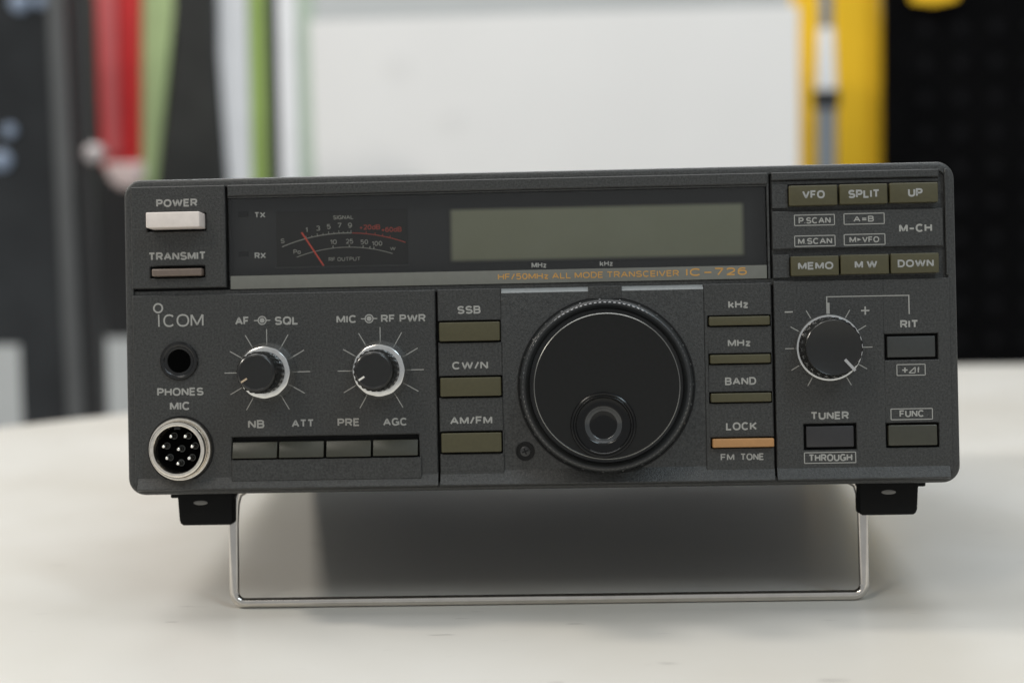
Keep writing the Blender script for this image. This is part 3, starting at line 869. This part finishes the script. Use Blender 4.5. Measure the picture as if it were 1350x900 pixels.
for s, r, m in (('SIGNAL', (-59.93,80,-53.86,81.22), 'meterprint'), ('S', (-75.63,73.34,-74.41,74.71), 'meterprint'),
                ('1', (-68.18,76.36,-67.55,77.93), 'meterprint'), ('3', (-65.02,76.78,-63.81,78.3), 'meterprint'),
                ('5', (-61.87,77.21,-60.65,78.7), 'meterprint'), ('7', (-58.67,77.5,-57.45,79.01), 'meterprint'),
                ('9', (-55.56,77.43,-54.35,78.98), 'meterprint'), ('+20dB', (-52.18,76.79,-46,78.29), 'meterred'),
                ('+60dB', (-45.68,75.98,-39.65,77.44), 'meterred'), ('Po', (-71.9,70.02,-69.65,71.43), 'meterprint'),
                ('10', (-60.95,72.7,-58.93,74.12), 'meterprint'), ('25', (-56.28,72.78,-54.07,74.19), 'meterprint'),
                ('50', (-51.92,72.51,-49.67,73.92), 'meterprint'), ('100', (-48.6,71.98,-45.46,73.38), 'meterprint'),
                ('W', (-43.2,70.53,-41.54,71.59), 'meterprint'), ('RF OUTPUT', (-61.45,67.7,-52.01,68.86), 'meterprint')):
    L.text(s, r, w, m, 0.0)
L.build('scale_printing', meter, smooth=0)

b = MB((mf[0], mf[1], MW + 0.6))
b.bar((-62.83,66.42), (-69.23,76.37), 0.5, MW + 0.5, MW + 0.8, 'needle')
b.build('needle', meter)

# -- keys --------------------------------------------------------------------
def key(name, r, w0, w1, m, label=None, text=None, trect=None, top=None, bev=0.3, rad=0.35):
    b = MB((r[0], r[1], w0))
    b.slab(*r, w0, w1, m, bev, r=rad, top=top)
    o = b.build(name, radio, label=label)
    if text:
        t = MB((r[0], r[1], w1)); t.keep = True
        t.text(text, trect, w1 + 0.04, 'keyprint', 0.03)
        t.build('key_lettering', o, smooth=0)
    return o
key('power_button', KEY['power'], -2.2, 7.0, 'power', 'pinkish white raised power button', bev=0.25)
key('transmit_button', KEY['transmit'], -2.2, 2.2, 'brown', 'brown transmit button', bev=0.45)
for k in ('SSB', 'CW/N', 'AM/FM'):
    key('mode_button', KEY[k], -2.2, 1.0, 'olive', 'olive button below ' + k)
for k in ('NB', 'ATT', 'PRE', 'AGC'):
    r = KEY[k]
    key('switch_key', r, -2.2, 1.1, 'olivedark', 'dark olive bevelled key below ' + k, top=((r[3] - r[1]) * 0.37, 1.35), bev=0.12, rad=0.2)
for k in ('kHz', 'MHz', 'BAND'):
    key('step_button', KEY[k], -2.2, 1.0, 'olive', 'slim olive button below ' + k)
key('lock_button', KEY['LOCK'], -2.2, 2.0, 'orange', 'slim orange lock button')
for k, r in (('VFO', (76.95,82.35,83.42,84.71)), ('SPLIT', (90.09,82.21,99.09,84.61)), ('UP', (107.14,82.23,111.32,84.65)),
             ('MEMO', (75.32,61.94,85.42,64.13)), ('M W', (91.51,61.99,97.97,64.24)), ('DOWN', (103.77,62.07,114.04,64.25))):
    key('memory_button', KEY[k], -2.2, 1.5, 'olive', 'olive button printed ' + k, k, r)
key('square_button', KEY['RIT'], -2.2, -0.3, 'greykey', 'dark grey button below RIT')
key('square_button', KEY['TUNER'], -2.2, -0.3, 'plumkey', 'plum grey button below TUNER')
key('square_button', KEY['FUNC'], -2.2, 0.4, 'olivedark', 'dark olive button below FUNC')

# -- double knobs ------------------------------------------------------------
def double_knob(c, mark, label):
    b = MB((*c, 0))
    def scal(k, i, r):
        return r * (1 + (0.007 if 2 <= k <= 5 else 0) * (math.cos(i * 2 * math.pi * 12 / 144)))
    b.lathe(*c, [(8.7, -0.05), (8.75, 0.5), (8.7, 1.0), (8.45, 1.5), (7.75, 4.7), (7.45, 5.3), (7.0, 5.5), (5.4, 5.45)], 'chrome', seg=144, mod=scal)
    o = b.build('concentric_knob', radio, label=label)
    t = MB((*c, 5.6))
    def kn(k, i, r):
        return r * (1 + (0.022 if 2 <= k <= 3 else 0) * (1 if (i // 3) % 2 else -1))
    t.lathe(*c, [(6.1, 5.4), (6.1, 6.4), (5.95, 6.8), (5.85, 15.6), (5.6, 16.6), (5.2, 17.3), (4.8, 17.5), (4.65, 17.38), (0.3, 17.38)], 'knob', seg=144, mod=kn,
            mats=['knob', 'knob', 'knob', 'knob', 'knob', 'knob', 'knob', 'cap'])
    ch = t.build('inner_knob', o)
    q = MB((*c, 17.5))
    a = math.radians(212)
    d = (math.cos(a), math.sin(a))
    q.bar((c[0] + d[0] * 3.1, c[1] + d[1] * 3.1), (c[0] + d[0] * 5.0, c[1] + d[1] * 5.0), 0.5, 17.2, 17.62, mark)
    q.build('pointer_mark', o)
double_knob(AF, 'peachmark', 'chrome and black double knob below AF and SQL')
double_knob(RF, 'whitemark', 'chrome and black double knob below MIC and RF PWR')

# -- single knob on the right ------------------------------------------------
c = RITK
b = MB((*c, 0))
b.lathe(*c, [(9.55, -0.05), (9.65, 0.5), (9.65, 1.6), (9.4, 2.0), (8.9, 2.1), (8.0, 2.0)], 'chrome', seg=96)
rk = b.build('shift_knob', radio, label='single black knob on a thin chrome ring')
b = MB((*c, 2))
b.lathe(*c, [(8.95, 1.9), (8.9, 2.6), (8.6, 3.0), (8.25, 8.6), (8.0, 9.4), (7.7, 9.7), (7.5, 9.6), (0.3, 9.6)], 'knob', seg=144,
        mod=lambda k, i, r: r * (1 + (0.012 if k in (2, 3) else 0) * (1 if (i // 3) % 2 else -1)), mats=['knob'] * 6 + ['cap'])
kc_ = b.build('knob_cap', rk)
b = MB((*c, 9.6))
a = math.radians(-48); d = (math.cos(a), math.sin(a))
b.bar((c[0] + d[0] * 4.6, c[1] + d[1] * 4.6), (c[0] + d[0] * 8.0, c[1] + d[1] * 8.0), 0.8, 9.3, 9.85, 'chrome')
b.bar((c[0] + d[0] * 7.9, c[1] + d[1] * 7.9), (c[0] + d[0] * 8.9, c[1] + d[1] * 8.9), 0.8, 3.0, 9.4, 'chrome')
b.build('pointer_mark', rk)

# -- main tuning dial --------------------------------------------------------
c = DIAL
b = MB((*c, 0))
b.lathe(*c, [(25.75, -0.9), (25.75, 0.22), (25.3, 0.24), (25.2, -0.3)], 'well', seg=128, cap=False)
b.lathe(*c, [(25.2, -0.6), (25.2, 0.6), (25.05, 1.3), (24.7, 1.9), (24.2, 2.3), (23.7, 2.4), (22.9, 2.2), (22.3, 1.6), (22.2, 0.4), (20, 0.3)], 'skirt', seg=160, cap=False)
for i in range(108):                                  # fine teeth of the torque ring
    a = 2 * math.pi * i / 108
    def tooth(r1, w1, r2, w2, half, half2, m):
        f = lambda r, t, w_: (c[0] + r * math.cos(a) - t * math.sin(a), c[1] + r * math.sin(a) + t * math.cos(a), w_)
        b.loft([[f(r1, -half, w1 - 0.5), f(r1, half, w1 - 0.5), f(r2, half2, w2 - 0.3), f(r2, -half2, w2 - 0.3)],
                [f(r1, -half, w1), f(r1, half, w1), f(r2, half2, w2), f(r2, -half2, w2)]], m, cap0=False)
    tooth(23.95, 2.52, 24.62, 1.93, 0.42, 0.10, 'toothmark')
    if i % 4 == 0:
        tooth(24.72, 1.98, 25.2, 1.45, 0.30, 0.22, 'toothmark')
dial = b.build('tuning_dial', radio, label='large black main tuning dial')
b = MB((*c, 1))
dc = (18.4,18.75)
b.lathe(*c, [(20.9, 0.4), (21.0, 3.0), (20.75, 11.8), (20.7, 12.05), (20.52, 12.2), (20.46, 12.19), (20.35, 12.12)], 'knob', seg=160, cap=False,
        mats=['knob', 'knob', 'knob', 'rimline', 'rimline', 'dial'])
circ = lambda o, r, ww: [(o[0] + r * math.cos(2 * math.pi * k / 160), o[1] + r * math.sin(2 * math.pi * k / 160), ww) for k in range(160)]
b.loft([circ(c, 20.35, 12.12), circ(dc, 8.3, 12.08)], 'dial', cap0=False, cap1=False)
kb = b.build('dial_knob', dial)
b = MB((*dc, 12))
b.lathe(*dc, [(9.35, 11.95), (9.3, 12.35), (9.12, 12.66), (8.85, 12.78), (8.55, 12.7), (8.4, 12.5), (8.25, 12.6), (8.05, 12.62), (7.85, 12.45), (7.6, 12.1), (5.7, 11.75), (5.5, 11.8), (5.25, 11.68), (4.9, 11.37), (4.2, 10.75), (3.95, 10.6), (2.5, 10.5), (0.2, 10.48)], 'dimple', seg=96,
        mats=['dimple'] * 12 + ['dimplering'] * 3 + ['dimple'] * 2)
b.build('finger_dimple', dial)

# -- headphone jack ----------------------------------------------------------
c = JACK
b = MB((*c, 0))
b.lathe(*c, [(5.6, -0.05), (5.6, 0.5), (5.3, 0.9), (4.9, 1.0), (4.5, 0.85), (4.2, 0.5), (3.6, 0.45), (3.5, 0.42), (3.3, 0.1)], 'jackring', seg=64, cap=False)
b.lathe(*c, [(3.35, 0.15), (0.2, 0.09)], 'hole', seg=64)  # flat black disc stands in for the shade inside the hole
b.build('headphone_jack', radio)

# -- microphone socket -------------------------------------------------------
c = MICJ
b = MB((*c, 0))
b.lathe(*c, [(9.75, -0.05), (9.75, 0.12), (9.3, 0.16), (9.25, 0.05)], 'well', seg=80, cap=False)
b.lathe(*c, [(9.2, 0.0), (9.2, 1.6), (9.0, 1.95), (8.7, 2.0), (8.25, 1.9), (8.2, 1.2)], 'nickel', seg=80, cap=False,
        mod=lambda k, i, r: r)
b.lathe(*c, [(8.15, 0.2), (8.15, 4.6), (7.95, 5.0), (7.5, 5.1), (6.95, 5.0), (6.75, 4.6), (6.6, 0.1)], 'nickel', seg=80, cap=False)
b.lathe(*c, [(6.62, 0.16), (0.2, 0.12)], 'hole', seg=48)  # flat black disc stands in for the shade inside the hole
sock = b.build('microphone_socket', radio)
b = MB((c[0], c[1] + 6.2, 4.4))
b.slab(c[0] - 0.9, c[1] + 5.9, c[0] + 0.9, c[1] + 6.9, 1.4, 4.4, 'knob', 0.1)
b.build('key_tab', sock)
PINS = [(-76, 155), (99, 152), (-166, 35), (180, 30), (15, -1), (-128, -106), (142, -111), (5, -173)]
pin0 = None
for dx, dy in PINS:
    pu, pv = c[0] + (dx - 2) / 9 * 0.2165, c[1] + (dy + 8) / 9 * 0.2165
    if pin0 is None:
        b = MB((pu, pv, 1.5))
        b.lathe(pu, pv, [(1.05, 0.1), (1.0, 0.5), (0.75, 0.55), (0.7, 0.2)], 'greykey', seg=20, cap=False)
        b.lathe(pu, pv, [(0.55, 0.1), (0.55, 4.2), (0.4, 4.55), (0.15, 4.7)], 'pin', seg=16)
        pin0 = b.build('pin', sock)
    else:
        o = pin0.copy(); o.parent = sock
        o.location = ((pu - c[0]) * MM, -1.5 * MM, (pv - c[1]) * MM)
        COL.objects.link(o)

# -- front feet and wire stand ----------------------------------------------
FW = -8.0
def foot(u0, u1, flip):
    vt = 1.4
    b = MB(((u0 + u1) / 2, 0, FW - 10))
    vb = -9.68
    o_, i_ = (u0, u1) if not flip else (u1, u0)
    sg = 1 if not flip else -1
    # tapered block with rounded lower corners
    def sec(w, k):
        a0, a1 = o_ + sg * (0.0 + k), i_ - sg * k
        e0 = o_ + sg * (0.75 + k)
        P = [(a0, vt), (e0 - sg * 0.15, vb + 1.6 + k), (e0 + sg * 0.2, vb + 0.6 + k), (e0 + sg * 1.0, vb + k), (a1 - sg * 0.8, vb + k), (a1 - sg * 0.1, vb + 0.6 + k), (a1, vb + 1.4 + k), (a1, vt)]
        return [(x, y, w) for x, y in P]
    b.loft([sec(FW - 8, 0.0), sec(FW - 0.5, 0.0), sec(FW - 0.1, 0.2), sec(FW, 0.5)], 'rubber')
    f0, f1 = min(o_ - sg * 2.2, i_ + sg * 0.3), max(o_ - sg * 2.2, i_ + sg * 0.3)
    b.slab(f0, -1.6, f1, 1.4, FW - 9, FW - 1.2, 'rubber', 0.3, r=0.5)
    ob = b.build('front_foot', radio)
    q = MB(((u0 + u1) / 2, -2.2, FW))
    cu = (u0 + u1) / 2 - sg * 1.2 if not flip else (u0 + u1) / 2 - 0.2
    ring = lambda ru, rv, ww: [(cu + ru * math.cos(2 * math.pi * k / 20), -3.0 + rv * math.sin(2 * math.pi * k / 20), ww) for k in range(20)]
    q.loft([ring(2.2, 0.75, FW - 0.2), ring(2.1, 0.65, FW + 0.15), ring(1.8, 0.45, FW + 0.2)], 'footscrew')
    q.build('foot_screw', ob)
foot(-108.31, -91.74, False)
foot(93.08, 110.34, True)

wr = 1.5
BW = -14.0
hb = (-(Z0) - BW * math.sin(TILT)) / math.cos(TILT) + wr / math.cos(TILT) * 1.0   # wire rests on the table
uA, uB = -92.77, 94.83
path = [(uA + 3.0, 0.2, BW - 2), (uA + 1.2, -1.0, BW - 1.5), (uA + 0.35, -4.0, BW - 1), (uA, -10, BW - 0.5)]
rc = 3.2
for k in range(9):
    a = math.radians(180 + 90 * k / 8)
    path.append((uA + rc + rc * math.cos(a), hb + rc + rc * math.sin(a), BW))
for k in range(9):
    a = math.radians(270 + 90 * k / 8)
    path.append((uB - rc + rc * math.cos(a), hb + rc + rc * math.sin(a), BW))
path += [(uB, -10, BW - 0.5), (uB - 0.35, -4.0, BW - 1), (uB - 1.2, -1.0, BW - 1.5), (uB - 3.0, 0.2, BW - 2)]
b = MB((0, hb, BW))
b.tube(path, wr, 'wire', 18)
b.build('wire_stand', radio, smooth=60)

for o in S.objects:
    if '_anchor' in o: del o['_anchor']
